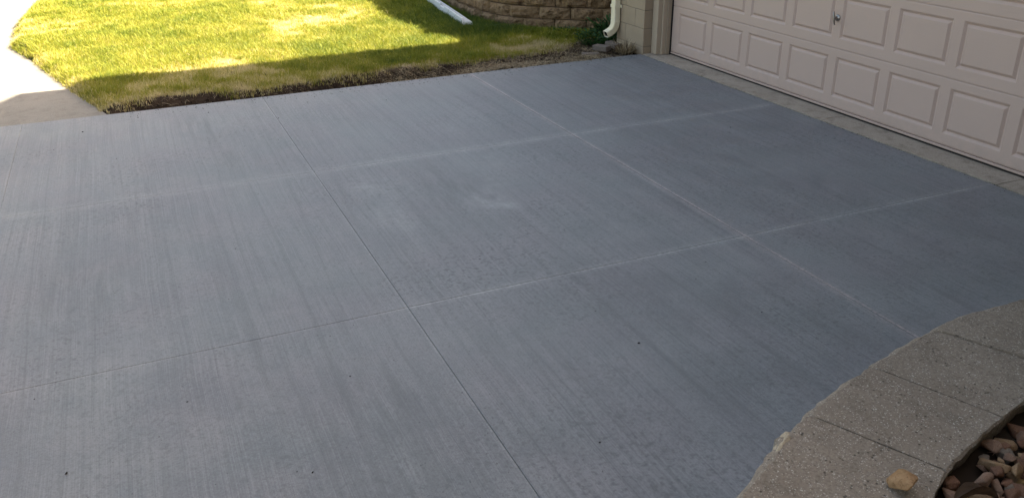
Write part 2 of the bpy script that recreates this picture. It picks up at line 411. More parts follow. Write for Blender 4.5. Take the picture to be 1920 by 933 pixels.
def lawn_pts(n, x0, x1, y0, y1):
    x = rng.uniform(x0, x1, n); y = rng.uniform(y0, y1, n)
    e = np.interp(y, EY, EX) + .06 * (vnoise(x, y, 5, 3) - .5) * 2 + .04 * (vnoise(x, y, 19, 4) - .5) * 2
    k = (x < e) & (y > np.interp(x, PX, PY) + .03 - .13 * (rng.random(n) ** 4) - .05 * vnoise(x, y, 7, 33)) & ((x > -1.3) | (y < np.interp(x, WX, WY) + .0)) & ((x < -.80) | (y < -.45))
    return x[k], y[k]
parts = [lawn_pts(170000, -3.2, -.3, -6.7, .2), lawn_pts(125000, -6.0, -3.2, -7.1, -.8), lawn_pts(90000, -9.5, -6.0, -7.1, -.6), lawn_pts(25000, -13, -9.5, -7.1, -.5)]
gx = np.concatenate([p[0] for p in parts]); gy = np.concatenate([p[1] for p in parts])
thin = vnoise(gx, gy, 5, 9)
dry_patch = np.clip(1 - np.hypot((gx + 1.15) / .75, (gy + 1.35) / .95), 0, 1) * 1.4           # tan grass beside the soil near the wall
e = np.interp(gy, EY, EX)
dry_edge = np.exp(-np.clip(e - gx, 0, 9) / .13)
dry_path = np.exp(-np.clip(gy - np.interp(gx, PX, PY), 0, 9) / .20) * .6
lit_dry = np.clip(vnoise(gx, gy, 1.1, 5) * 1.3 - .45, 0, 1) * np.clip((-gy - 2.0) / .8, 0, 1)
corner = np.clip(1 - np.hypot((gx + 1.2) / 2.2, (gy + 5.3) / 1.3), 0, 1)
lush = np.clip(1 - np.hypot((gx + 2.6) / 1.6, (gy + 1.5) / .9), 0, 1)
lush2 = np.clip(1 - np.hypot((gx + 1.0) / .55, (gy + 2.9) / .8), 0, 1)
t = .16 + .30 * vnoise(gx, gy, 3.2, 1) + .12 * vnoise(gx, gy, 14, 21) + .85 * lit_dry * vnoise(gx, gy, 6, 2) + .22 * corner * vnoise(gx, gy, 4, 8) * 2 + .62 * dry_patch * (.05 + 1.1 * vnoise(gx, gy, 7, 12)) + .30 * dry_edge * vnoise(gx, gy, 8, 6) * 1.6 + .35 * dry_path - .45 * lush - .45 * lush2
t = t + rng.normal(0, .13, len(gx)); deadb = rng.random(len(gx)) < .10; t = np.where(deadb, t + .45, t)
t = np.clip(t, 0, 1)
keep = rng.random(len(gx)) < np.clip(1.1 - .5 * dry_edge, .3, 1)
gx, gy, t, lush = gx[keep], gy[keep], t[keep], lush[keep]
gz = heights(gx, gy)
hh = (.032 + .036 * rng.random(len(gx))) * (1 + .5 * lush); far = np.clip((-gx - 3) / 5, 0, 1)
near_wall = np.clip(1 - (np.interp(gx, WX, WY) - gy) / .55, 0, 1) * (gx < -1.3); hh = hh * (1 + .1 * near_wall); hh = hh * (1 - .35 * dry_edge[keep] * rng.random(len(gx)))
tall = rng.random(len(gx)) < .01; hh = np.where(tall, hh * 1.9, hh)
gw = (.0042 + .003 * rng.random(len(gx))) * (1 + .6 * far)
# denser turf: nearby companions of the same blades
m2 = rng.random(len(gx)) < .6
def more(a, j=0): return np.concatenate([a, a[m2] + (rng.normal(0, j, m2.sum()) if j else 0)])
gx, gy, gz, hh, gw, t = more(gx, .014), more(gy, .014), more(gz), more(hh, .004), more(gw) * .78, np.clip(more(t, .08), 0, 1)
# bleached grass tends to lie flatter
me = blades('lawn_grass', gx, gy, gz, hh * (1 - .35 * (t > .6)), gw, t, .75)
tag(obj('lawn_grass', me, mat_grass), 'green and straw coloured lawn grass left of the grey driveway', 'grass', kind='stuff')

# dead straw lying in the soil strip
def strands(n, fn, lmin, lmax, w):
    V = []; L = []; St = []; T = []; k = 0; lc = 0
    for i in range(n):
        x, y, zz = fn(); a = rnd.uniform(0, 2 * math.pi); ln = rnd.uniform(lmin, lmax); seg = 3
        tilt = rnd.uniform(-.12, .45); bend = rnd.uniform(-.8, .8); ti = min(1, max(0, rnd.gauss(.5, .3))); ww = w * rnd.uniform(.6, 1.4)
        P = Vector((x, y, zz + .004)); pts = []
        for s_ in range(seg + 1):
            pts.append(P.copy()); P = P + Vector((math.cos(a), math.sin(a), tilt)) * ln / seg; a += bend / seg; tilt -= .22
        for s_, q in enumerate(pts):
            d = Vector((-math.sin(a), math.cos(a), .2)) * ww * (.5 if s_ < seg else .15)
            V += [q - d, q + d]; T += [ti, ti]
        for s_ in range(seg):
            b = k + s_ * 2; L += [b, b + 1, b + 3, b + 2]; St.append(lc); lc += 4
        k += 2 * (seg + 1)
    return np_mesh('straw', np.array([tuple(v) for v in V]), L, St, None, {'tint': T})
def straw_pt():
    while True:
        y = rnd.choice([rnd.uniform(-3.3, -.5), rnd.uniform(-3.3, -.5), rnd.uniform(-4.9, -.5), rnd.uniform(-5.9, -.5)])
        e_ = edge_x(y); x = rnd.uniform(e_ - .12, -.205)
        if y < -3.3 and rnd.random() < .6 and x > e_ + .05: continue
        if mn.noise((x * 5, y * 3, 4)) < -.12 and rnd.random() < .8: continue
        return x, y, ground_h(x, y)
tag(obj('straw_litter', strands(8000, straw_pt, .03, .12, .0019), mat_straw), 'pale dead straw scattered over the dark soil strip beside the driveway', 'straw', kind='stuff')
def clump_pt():
    cx, cy, r = rnd.choice([(-.33, -2.35, .16), (-.36, -2.05, .14), (-.32, -1.65, .15), (-.30, -1.05, .16), (-.38, -.85, .15), (-.50, -3.0, .16), (-.9, -1.2, .25), (-1.0, -1.7, .3)])
    x, y = cx + rnd.gauss(0, r * .5), cy + rnd.gauss(0, r * .9)
    x = min(-.205, x); return x, y, ground_h(x, y) + rnd.uniform(0, .02)
tag(obj('straw_clumps', strands(6000, clump_pt, .04, .14, .0018), mat_straw), 'thicker matted clumps of pale straw at the driveway edge near the wall', 'straw', kind='stuff')
# soil crumbs
def crumb_mesh(n, fn, smin, smax):
    bm = bmesh.new()
    for i in range(n):
        x, y, z = fn(); s_ = rnd.uniform(smin, smax)
        m4 = Matrix.Translation((x, y, z + s_ * .3)) @ Matrix.Rotation(rnd.uniform(0, 6), 4, Vector((rnd.random(), rnd.random(), rnd.random() + .01)).normalized()) @ Matrix.Diagonal((s_, s_ * rnd.uniform(.6, 1), s_ * rnd.uniform(.4, .8), 1))
        r = bmesh.ops.create_icosphere(bm, subdivisions=1, radius=.5, matrix=m4)
        for v in r['verts']: v.co += Vector((rnd.uniform(-1, 1), rnd.uniform(-1, 1), rnd.uniform(-1, 1))) * s_ * .09
    return bm_mesh(bm)
def soil_pt():
    y = rnd.uniform(-5.9, -.45); e_ = edge_x(y); x = rnd.uniform(e_ + .02, -.20); return x, y, ground_h(x, y)
mat_crumb = M('dark_soil_crumbs', .95, .1); mat_crumb.col(mat_crumb.mix(mat_crumb.noise(mat_crumb.pos, 30), (.018, .012, .008), (.08, .058, .042))); mat_crumb = mat_crumb.m
tag(obj('soil_crumbs', crumb_mesh(1500, soil_pt, .008, .035), mat_crumb), 'loose dark soil crumbs in the trench between lawn and driveway', 'soil', kind='stuff')

# ---------------------------------------------------------------- tan split-face retaining wall (left of the garage)
def arc(pts):
    s_ = [0]
    for a, b in zip(pts, pts[1:]): s_.append(s_[-1] + math.hypot(b[0] - a[0], b[1] - a[1]))
    return s_
def smooth_poly(pts, n=6):
    out = []
    for i in range(len(pts) - 1):
        p0 = pts[max(0, i - 1)]; p1 = pts[i]; p2 = pts[i + 1]; p3 = pts[min(len(pts) - 1, i + 2)]
        for k in range(n):
            t_ = k / n
            out.append(tuple(.5 * ((2 * p1[a]) + (-p0[a] + p2[a]) * t_ + (2 * p0[a] - 5 * p1[a] + 4 * p2[a] - p3[a]) * t_ ** 2 + (-p0[a] + 3 * p1[a] - 3 * p2[a] + p3[a]) * t_ ** 3) for a in (0, 1)))
    out.append(pts[-1]); return out
def at_arc(pts, ss, s_):
    return float(np.interp(s_, ss, [p[0] for p in pts])), float(np.interp(s_, ss, [p[1] for p in pts]))
def split_block(w, h, d, seed):
    """x along the wall, front at y=0 facing -y, z up; three rough facets, dark angled one at the right"""
    bm = bmesh.new(); NX, NZ = 9, 4; G = []
    for k in range(NZ + 1):
        row = []
        for i in range(NX + 1):
            u = i / NX; v = k / NZ
            prof = .055 if u < .66 + .10 * math.sin(seed * 2.2) else .055 - .072 * ((u - .64) / .36)
            prof = min(prof, .9 * u + .004)
            edge = min(v, 1 - v) * 4; prof *= .6 + .4 * min(1, edge)
            rough = .028 * mn.noise((u * 4 + seed * 3.1, v * 2.2, seed)) + .011 * mn.noise((u * 11, v * 6, seed * 1.7))
            if i in (0, NX) or k in (0, NZ): rough *= .35
            row.append(bm.verts.new(((u - .5) * w, -(prof + rough), (v) * h)))
        G.append(row)
    for k in range(NZ):
        for i in range(NX): bm.faces.new((G[k][i], G[k][i + 1], G[k + 1][i + 1], G[k + 1][i]))
    B = [bm.verts.new((x, d, z)) for x, z in ((-w / 2 * .8, 0), (w / 2 * .8, 0), (w / 2 * .8, h), (-w / 2 * .8, h))]
    bm.faces.new([G[0][i] for i in range(NX, -1, -1)] + [B[0], B[1]])
    bm.faces.new([G[NZ][i] for i in range(NX + 1)] + [B[2], B[3]])
    bm.faces.new([G[k][0] for k in range(NZ, -1, -1)] + [B[0], B[3]]); bm.faces.new([G[k][NX] for k in range(NZ + 1)] + [B[2], B[1]])
    bm.faces.new(B)
    return bm_mesh(bm)
wall = empty('retaining_wall', (-2.5, -.9, 0)); tag(wall, 'tan split-face block retaining wall curving behind the lawn beside the garage', 'retaining wall')
WP = smooth_poly(WALL); WS = arc(WP)
s_ref = WS[min(range(len(WP)), key=lambda i: math.hypot(WP[i][0] + 1.932, WP[i][1] + .535))]
variants = [split_block(.409, .142, .26, k + 1) for k in range(9)]
for v in variants: v.materials.append(mat_tuff)
BW = .427
SHADOW_STEPS = {8: .30, 9: .05, 10: -.20, 11: -.35, 12: -.6}  # unseen courses added near the garage so the wall's shadow reaches further
for c_ in range(13):
    off = 0 if c_ % 2 == 0 else BW * .5
    k = -8
    while True:
        s0 = s_ref + k * BW + off; s1 = s0 + BW; k += 1
        if s0 < 0: continue
        if s1 > WS[-1]: break
        if c_ >= 8 and s0 > s_ref + SHADOW_STEPS[c_]: break
        a = at_arc(WP, WS, s0); b = at_arc(WP, WS, s1)
        # wall is walked from right to left, so the block's +x points from b to a
        ang = math.atan2(a[1] - b[1], a[0] - b[0]); mx_, my_ = (a[0] + b[0]) / 2, (a[1] + b[1]) / 2
        nx_, ny_ = -math.sin(ang), math.cos(ang); sb = .022 * c_ + .02 + rnd.uniform(-.005, .005)
        o = obj('block', variants[(k * 5 + c_ * 3) % 9], None, wall)
        o.location = (mx_ + nx_ * sb + 2.5, my_ + ny_ * sb + .9, -.03 + .152 * c_); o.rotation_euler = (rnd.uniform(-.01, .01), 0, ang + rnd.uniform(-.012, .012))
bm = bmesh.new()
core = [(x, y) for x, y in WP[::3]]
n_ = len(core)
for i in range(n_ - 1):
    (x0, y0), (x1, y1) = core[i], core[i + 1]; a = math.atan2(y0 - y1, x0 - x1); nx_, ny_ = -math.sin(a), math.cos(a)
    q = [bm.verts.new((x + nx_ * dd, y + ny_ * dd, z)) for z in (-.1, 1.19) for x, y, dd in ((x0, y0, .16 if z < 0 else .26), (x1, y1, .16 if z < 0 else .26))]
    bm.faces.new((q[0], q[1], q[3], q[2]))
o = obj('joint_backing', bm_mesh(bm), mat_joint, wall, (2.5, .9, 0))

# ---------------------------------------------------------------- garage building
gar = empty('garage', (2.4, 0, 0)); tag(gar, 'tan painted block garage with the wide pale door set back in it', 'garage')
def gpart(name, me, mat, rel=(0, 0, 0)): return obj(name, me, mat, gar, (-2.4 + rel[0], rel[1], rel[2]))
def cmu(w, seed):
    bm = bmesh.new(); add_box(bm, -w / 2, w / 2, 0, .20, 0, .198, .004)
    bmesh.ops.subdivide_edges(bm, edges=[e_ for e_ in bm.edges if e_.calc_length() > .1], cuts=3, use_grid_fill=True)
    for v in bm.verts: v.co += Vector((mn.noise(v.co * 9 + Vector((seed, 0, 0))), mn.noise(v.co * 9 + Vector((0, seed, 0))), 0)) * .0028
    return bm_mesh(bm)
full = cmu(.396, 1); half = cmu(.196, 2); low = cmu(.16, 5); 
for m_ in (full, half, low): m_.materials.append(mat_cmu)
for c_ in range(14):
    z = -.136 + .2028 * c_
    for base, sgn in ((-.168, -1), (5.06, 1)):
        if c_ % 2 == 0: pos_ = [(.098, half), (.398, full)]
        else: pos_ = [(.198, full), (.498, half)]
        for dx_, me_ in pos_:
            o = gpart('block', me_, None, (base + sgn * dx_, -.27, z))
gpart('mortar', box(-.76, -.172, -.266, -.078, -.13, 2.69), mat_mortar); gpart('mortar', box(5.064, 5.65, -.266, -.078, -.13, 2.69), mat_mortar)
# side wall (courses read from the side), front wall above and beside
gpart('side_wall', box(-.755, -.60, -.06, 9, -.13, 4.90), mat_cmu)
gpart('front_wall', box(-.755, 5.655, -.25, -.06, 2.71, 4.90), mat_siding)
gpart('front_wall', box(5.66, 9.38, -.25, -.06, -.13, 4.90), mat_siding)
gpart('back_wall', box(-.59, 9.3, 8.8, 9, -.13, 4.90), mat_siding)
def laps(x0, x1, y, z0, z1, st=.11):
    bm = bmesh.new(); z = z0
    while z + st <= z1:
        a = [bm.verts.new(p) for p in ((x0, y - .012, z), (x1, y - .012, z), (x1, y - .002, z + st), (x0, y - .002, z + st), (x0, y, z), (x1, y, z))]
        bm.faces.new((a[0], a[1], a[2], a[3])); bm.faces.new((a[4], a[5], a[1], a[0])); z += st
    return bm_mesh(bm)
gpart('siding_boards', laps(-.75, 9.36, -.252, 2.75, 4.90), mat_siding)
gpart('lintel', box(-.16, 5.05, -.262, -.08, 2.22, 2.70, .004), mat_trim)
# upper windows
for wx in (1.2, 3.7, 7.2):
    f = gpart('window', box(wx - .55, wx + .55, -.30, -.262, 3.2, 4.4, .004), mat_fascia)
    obj('pane', box(wx - .47, wx + .47, -.306, -.302, 3.28, 3.76), mat_glass, f); obj('pane', box(wx - .47, wx + .47, -.306, -.302, 3.82, 4.32), mat_glass, f)
# roof: gable with its ridge along y
XE0, XE1, ZE = -.93, 9.75, 4.95
for sgn in (0, 1):
    bm = bmesh.new(); xm = (XE0 + XE1) / 2; zm = ZE + .42 * (xm - XE0)
    xe = XE0 if sgn == 0 else XE1
    a = [bm.verts.new(p) for p in ((xe, -.62, ZE), (xm, -.62, zm), (xm, 9.4, zm), (xe, 9.4, ZE))]
    b = [bm.verts.new(Vector(v.co) + Vector((0, 0, .14))) for v in a]
    bm.faces.new(a); bm.faces.new(b[::-1])
    for i in range(4): bm.faces.new((a[i], a[(i + 1) % 4], b[(i + 1) % 4], b[i]))
    gpart('roof', bm_mesh(bm), mat_roof)
for yy in (-.10, 8.9):
    bm = bmesh.new(); a = [bm.verts.new(p) for p in ((-.75, yy, 4.90), (9.5, yy, 4.90), (xm, yy, zm - .05))]; bm.faces.new(a); gpart('gable', bm_mesh(bm), mat_siding)

# stepped jamb on the left of the door: board, narrow strip, stop
for sx, x0, side in ((1, -.1635, 0), (-1, 5.05, 1)):
    X = lambda v: (v if side == 0 else 4.885 - v)
    def tr(name, a, b, y0, y1, mat, bev=.002):
        gpart(name, box(min(X(a), X(b)), max(X(a), X(b)), y0, y1, -.010, 2.22, bev), mat)
    tr('jamb_board', -.160, -.052, -.165, .02, mat_trim2)
    tr('jamb_strip', -.050, -.022, -.112, .02, mat_trim2)
    tr('door_stop', -.020, -.006, -.062, .02, mat_trim)
    tr('weather_seal', -.0055, .002, -.016, .02, mat_black, 0)
gpart('floor_behind_door', box(-.15, 5.05, .14, 8.8, -.13, -.02), mat_apron)

# ---------------------------------------------------------------- garage door
door = empty('garage_door', (2.442, 0, 0)); tag(door, 'wide pale pinkish-beige raised-panel garage door with a small metal handle', 'garage door')
DW = 4.884; SH = .505; PX0 = .0747 - .0; PITCH = .6096
def dpart(name, me, mat, parent=None, rel=(0, 0, 0)): return obj(name, me, mat, parent or door, rel)
HW, Z0, Z1, RIM = .2165, .132, .397, .043
def section_mesh():
    bm = bmesh.new(); y = 0
    cxs = [PX0 + PITCH * (k + .5) - DW / 2 for k in range(8)]
    hx = HW + RIM; za, zb = Z0 - RIM, Z1 + RIM
    def quad(x0, x1, z0_, z1_, y0=0, y1=None):
        y1 = y0 if y1 is None else y1
        v = [bm.verts.new(p) for p in ((x0, y0, z0_), (x1, y0, z0_), (x1, y1, z1_), (x0, y1, z1_))]; bm.faces.new(v)
    xb = [-DW / 2 + .001] + [q for c in cxs for q in (c - hx, c + hx)] + [DW / 2 - .001]
    lo, hi = .013, SH - .008
    for i in range(len(xb) - 1):
        quad(xb[i], xb[i + 1], lo, za)
        quad(xb[i], xb[i + 1], zb, hi)
        if i % 2 == 0: quad(xb[i], xb[i + 1], za, zb)
    quad(xb[0], xb[-1], .001, lo, .0035, 0); quad(xb[0], xb[-1], hi, SH - .0003, 0, .003)    # tongue and groove lips
    quad(xb[0], xb[-1], 0, .001, .03, .0035)
    v = [bm.verts.new(p) for p in ((xb[0], .045, 0), (xb[-1], .045, 0), (xb[-1], .045, SH), (xb[0], .045, SH))]; bm.faces.new(v[::-1])
    bmesh.ops.remove_doubles(bm, verts=bm.verts[:], dist=.0001)
    me = bpy.data.meshes.new('section'); bm.to_mesh(me); bm.free(); return me
def panel_mesh():
    """embossed panel: bevel in, narrow valley, bevel out to a raised field"""
    bm = bmesh.new(); rings = []
    w, hgt = HW + RIM, (Z1 - Z0) / 2 + RIM
    for ins, y in ((0, 0), (.003, .001), (.0215, .0150), (.0245, .0150), (.043, .0005), (.046, -.0005)):
        rings.append([bm.verts.new((sx * (w - ins), y, sz * (hgt - ins))) for sx, sz in ((-1, -1), (1, -1), (1, 1), (-1, 1))])
    for a, b in zip(rings, rings[1:]):
        for i in range(4): bm.faces.new((a[i], a[(i + 1) % 4], b[(i + 1) % 4], b[i]))
    bm.faces.new(rings[-1])
    me = bpy.data.meshes.new('panel'); bm.to_mesh(me); bm.free(); return me
sec = section_mesh(); pan = panel_mesh(); sec.materials.append(mat_door); pan.materials.append(mat_door)
for r in range(4):
    s_ = dpart('door_section', sec, None, None, (0, 0, .026 + SH * r + (0 if r == 0 else 0)))
    for k in range(8):
        dpart('raised_panel', pan, None, s_, (PX0 + PITCH * (k + .5) - DW / 2, 0, (Z0 + Z1) / 2 - .026 + (0.026 if r else .026)))
bm = bmesh.new(); add_box(bm, -DW / 2 + .004, DW / 2 - .004, -.004, .04, .0035, .0215, .002); dpart('bottom_rail', bm_mesh(bm), mat_door)
dpart('bottom_seal', box(-DW / 2 + .004, DW / 2 - .004, .003, .05, -.0128, .0075, .002), mat_black)
h = dpart('handle', None, None, None, (2.522 - 2.442, 0, .79)) if False else None
def lathe(prof, n=16):
    bm = bmesh.new(); R = []
    for r_, y in prof: R.append([bm.verts.new((r_ * math.cos(2 * math.pi * k / n), y, r_ * math.sin(2 * math.pi * k / n))) for k in range(n)])
    for a, b in zip(R, R[1:]):
        for k in range(n): bm.faces.new((a[k], a[(k + 1) % n], b[(k + 1) % n], b[k]))
    bm.faces.new(R[-1]); return bm_mesh(bm, smooth=True)
hnd = dpart('handle', lathe([(.030, 0), (.030, -.004), (.026, -.008), (.015, -.010), (.012, -.014), (.010, -.032), (.012, -.038), (.012, -.046), (.004, -.050)]), mat_chrome, None, (2.512 - 2.442, -.001, .792))
bm = bmesh.new()
N_ = 10; RR_ = []
for k in range(N_ + 1):
    u = k / N_ * 2 - 1; rr = .0105 * (1 - .45 * abs(u) ** 2) if abs(u) < .999 else .004
    RR_.append([bm.verts.new((rr * math.cos(a_) * .8, -.044 + rr * math.sin(a_) + .006 * u * u, u * .058)) for a_ in [2 * math.pi * q / 10 for q in range(10)]])
for a, b in zip(RR_, RR_[1:]):
    for q in range(10): bm.faces.new((a[q], a[(q + 1) % 10], b[(q + 1) % 10], b[q]))
bm.faces.new(RR_[0][::-1]); bm.faces.new(RR_[-1])
tb = obj('handle_bar', bm_mesh(bm, smooth=True), mat_chrome, hnd); tb.rotation_euler = (0, math.radians(-14), 0)

# ---------------------------------------------------------------- downspout at the corner
spout = empty('downspout', (-.733, -.316, 0)); tag(spout, 'cream rectangular downspout with a ribbed elbow at the garage corner', 'downspout')
def swept(path, w, d, rib=0, r=.012):
    """rounded-rectangle section (w along x, d along the bend) swept in the y-z plane"""
    bm = bmesh.new(); RG = []
    prof = []
    for cx_, cy_, a0 in ((1, 1, 0), (-1, 1, 90), (-1, -1, 180), (1, -1, 270)):
        for q in range(3):
            a_ = math.radians(a0 + 45 * q); prof.append((cx_ * (w / 2 - r) + r * math.cos(a_), cy_ * (d / 2 - r) + r * math.sin(a_)))
    for i, (y, z, k) in enumerate(path):
        p0 = path[max(0, i - 1)]; p1 = path[min(len(path) - 1, i + 1)]
        ty, tz = p1[0] - p0[0], p1[1] - p0[1]; l_ = math.hypot(ty, tz) or 1; ty /= l_; tz /= l_
        ny, nz = tz, -ty      # points to the outside (away from wall when going down)
        RG.append([bm.verts.new((u * (1 + k), y + ny * v * (1 + k), z + nz * v * (1 + k))) for u, v in prof])
    n = len(prof)
    for a, b in zip(RG, RG[1:]):
        for q in range(n): bm.faces.new((a[q], a[(q + 1) % n], b[(q + 1) % n], b[q]))
    return bm_mesh(bm)
obj('pipe', swept([(0, 4.85, 0), (0, 3.0, 0), (0, .30, 0)], .098, .076), mat_spout, spout)
el = []
cy_, cz_, R_ = -.125, .262, .125
el.append((0, .345, .05)); el.append((0, .30, .05)); el.append((0, .299, .0))
nn = 28
for k in range(nn + 1):
    a_ = math.radians(68 * k / nn); el.append((cy_ + R_ * math.cos(a_), cz_ - R_ * math.sin(a_), .085 if k % 2 == 0 else .0))
yl, zl, _ = el[-1]; ddy, ddz = -math.sin(math.radians(68)), -math.cos(math.radians(68))
el.append((yl + ddy * .055, zl + ddz * .055, .0))
elbow = obj('elbow', swept(el, .096, .074), mat_spout, spout)
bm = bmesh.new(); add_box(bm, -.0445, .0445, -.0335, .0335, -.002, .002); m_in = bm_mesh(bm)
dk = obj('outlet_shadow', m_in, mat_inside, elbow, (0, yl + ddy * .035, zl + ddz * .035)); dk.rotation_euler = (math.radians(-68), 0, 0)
dk.name = 'outlet_shade_plate'  # black plate that paints the shade inside the outlet
bm = bmesh.new()
add_box(bm, -.053, .053, -.0425, -.0385, .43, .465, .001); add_box(bm, .0495, .054, -.036, .040, .43, .465, .001); add_box(bm, -.054, -.0495, -.036, .040, .43, .465, .001)
add_box(bm, .050, .075, .034, .038, .43, .465, .001); add_box(bm, -.078, -.050, .034, .038, .43, .465, .001)
obj('strap', bm_mesh(bm), mat_spout, spout)

# ---------------------------------------------------------------- pavers by the corner
pv = bmesh.new(); add_box(pv, -.10, .10, -.05, .05, 0, .058, .005, 1); pv = bm_mesh(pv); pv.materials.append(mat_paver)
def ppt(x, y, z, rz, label, tilt=(0, 0)):
    o = obj('paver', pv, None, None, (x, y, z)); o.rotation_euler = (tilt[0], tilt[1], rz)
    tag(o, label, 'paver', 'loose pavers by the downspout'); return o
ppt(-.475, -.635, .004, math.radians(24), 'loose grey-brown paver nearest the driveway with its dark end showing', (.03, -.02))
ppt(-.54, -.445, .008, math.radians(8), 'loose grey-brown paver close against the block wall behind the other', (-.02, .04))
ppt(-.44, -.80, -.062, math.radians(70), 'half-buried flat paver at the edge of the straw', (.05, .02))
def pebble(seed, s_, sub=2, n=13):
    """angular broken stone: hull of scattered points, edges knocked off"""
    rr = random.Random(seed); bm = bmesh.new()
    for _ in range(n):
        v = Vector((rr.gauss(0, 1), rr.gauss(0, 1), rr.gauss(0, 1))).normalized() * rr.uniform(.40, .56); bm.verts.new(v)
    r = bmesh.ops.convex_hull(bm, input=bm.verts[:])
    junk = list({g for g in list(r['geom_interior']) + list(r['geom_unused']) if isinstance(g, bmesh.types.BMVert)})
    if junk: bmesh.ops.delete(bm, geom=junk, context='VERTS')
    bmesh.ops.bevel(bm, geom=bm.edges[:], offset=.035, segments=1, affect='EDGES')
    bmesh.ops.scale(bm, vec=s_, verts=bm.verts[:])
    return bm_mesh(bm)

# ---------------------------------------------------------------- plants near the corner
def plant(name, label, cat, center, n, spread, hrange, w, mat, dens=1.0, lean=1.1, droop=.5, parts_=('leaves', 'stem')):
    root = empty(name, center); tag(root, label, cat)
    V = []; L = []; St = []; T = []; k = 0; lc = 0; stems = bmesh.new()
    for i in range(n):
        a = rnd.uniform(0, 2 * math.pi); r0 = spread * math.sqrt(rnd.random()) * .8
        bx, by = r0 * math.cos(a), r0 * math.sin(a); hgt = rnd.uniform(*hrange)
        d = Vector((math.cos(a) * rnd.uniform(.1, lean), math.sin(a) * rnd.uniform(.1, lean), 1)).normalized()
        side = Vector((-d.y, d.x, rnd.uniform(-.4, .4))).normalized(); ti = rnd.random(); ww = w * rnd.uniform(.6, 1.3)
        zb = ground_h(center[0] + bx, center[1] + by) - center[2] if center[0] < -.8 or True else 0
        p = Vector((bx, by, zb)); seg = 3; pts = []
        if mat is mat_weed: p = p + d * hgt * rnd.uniform(.0, .75); hgt *= .38
        for s_ in range(seg + 1):
            pts.append(p.copy()); p = p + d * hgt / seg; d = (d + Vector((0, 0, -droop / seg)) + Vector((rnd.gauss(0, .1), rnd.gauss(0, .1), 0))).normalized()
        prof = (.25, 1, .8, .05)
        for s_, q in enumerate(pts): V += [q - side * ww * prof[s_] / 2, q + side * ww * prof[s_] / 2]; T += [ti, ti]
        for s_ in range(seg): b = k + s_ * 2; L += [b, b + 1, b + 3, b + 2]; St.append(lc); lc += 4
        k += 2 * (seg + 1)
    me_ = np_mesh(name, np.array([tuple(v) for v in V]), L, St, None, {'tint': T})
    obj(parts_[0], me_, mat, root)
    # stems
    bm = stems
    for i in range(max(5, n // 40)):
        a = rnd.uniform(0, 6.28); r0 = spread * rnd.random() * .6; p0 = Vector((r0 * math.cos(a), r0 * math.sin(a), -.03 + ground_h(center[0], center[1]) - center[2])); p1 = p0 + Vector((math.cos(a) * .07, math.sin(a) * .07, hrange[1] * .8))
        q = [bm.verts.new(p0 + Vector(v)) for v in ((.002, 0, 0), (-.001, .002, 0), (-.001, -.002, 0))] + [bm.verts.new(p1)]
        for f in ((0, 1, 3), (1, 2, 3), (2, 0, 3)): bm.faces.new([q[j] for j in f])
    so = obj(parts_[1], bm_mesh(bm), mat, root); so['kind'] = 'stuff'
    return root
plant('weed', 'low dark green leafy weed spreading under the downspout outlet', 'weed', (-1.02, -.42, 0), 900, .27, (.04, .13), .020, mat_weed, droop=1.3)
plant('weed', 'dark green weed growing against the wall left of the downspout', 'weed', (-1.16, -.13, 0), 800, .22, (.08, .26), .020, mat_weed, droop=1.2)
plant('weed', 'low dark weed at the foot of the tan wall behind the dry grass', 'weed', (-1.60, -.52, 0), 480, .26, (.03, .10), .016, mat_weed, droop=1.2)
plant('weed', 'small dark weed at the wall foot near the end of the white gutter piece', 'weed', (-2.25, -1.08, 0), 420, .28, (.04, .12), .013, mat_weed, droop=1.2)
plant('dry_plant', 'dry straw-coloured tuft growing between the pavers and the block wall', 'dead plant', (-.37, -.385, -.03), 330, .11, (.08, .21), .007, mat_straw, lean=1.5)

# ---------------------------------------------------------------- white gutter piece on the lawn
A_ = Vector((-2.44, -1.55, .035)); B_ = Vector((-5.35, -1.22, .115))
gut = empty('gutter_section', A_); gut.rotation_euler = (0, 0, math.atan2((B_ - A_).y, (B_ - A_).x))
tag(gut, 'white gutter piece with a notched lip lying in the shaded grass', 'gutter piece')
GL = (B_ - A_).length / 1.35; gut.scale = (1.35, 1.35, 1.35)
def gutter(x0, x1, lip=True, cut0=0):
    # section in local y (towards +y is away from the camera side) and z
    tp = .078 if lip else .056
    prof = [(-.048, .0), (-.054, .006), (-.056, .020), (-.050, .024), (-.046, .040), (-.038, .046), (-.012, .046), (-.008, .050), (.022, .052), (.030, tp - .006), (.036, tp), (.046, tp), (.050, tp - .006), (.050, .0)]
    bm = bmesh.new(); n = max(2, int((x1 - x0) / .06)); R = []
    for k in range(n + 1):
        x = x0 + (x1 - x0) * k / n
        R.append([bm.verts.new((x - (cut0 * (1 - q[1] / .078) if k == 0 else 0), q[0] + .002 * mn.noise((x * 3, 0, 0)), q[1])) for q in prof])
    for a, b in zip(R, R[1:]):
        for q in range(len(prof)): bm.faces.new((a[q], a[(q + 1) % len(prof)], b[(q + 1) % len(prof)], b[q]))
    bm.faces.new(R[0][::-1]); bm.faces.new(R[-1]); return bm
gb = gutter(.02, .76, True, .05)
def joinbm(dst, src):
    me_ = bpy.data.meshes.new('tmp'); src.to_mesh(me_); src.free(); dst.from_mesh(me_); bpy.data.meshes.remove(me_)
obj('trough', bm_mesh(gb), mat_pipe, gut)
obj('trough', bm_mesh(gutter(.762, .95, False)), mat_pipe, gut)
obj('trough', bm_mesh(gutter(.952, GL, True)), mat_pipe, gut)

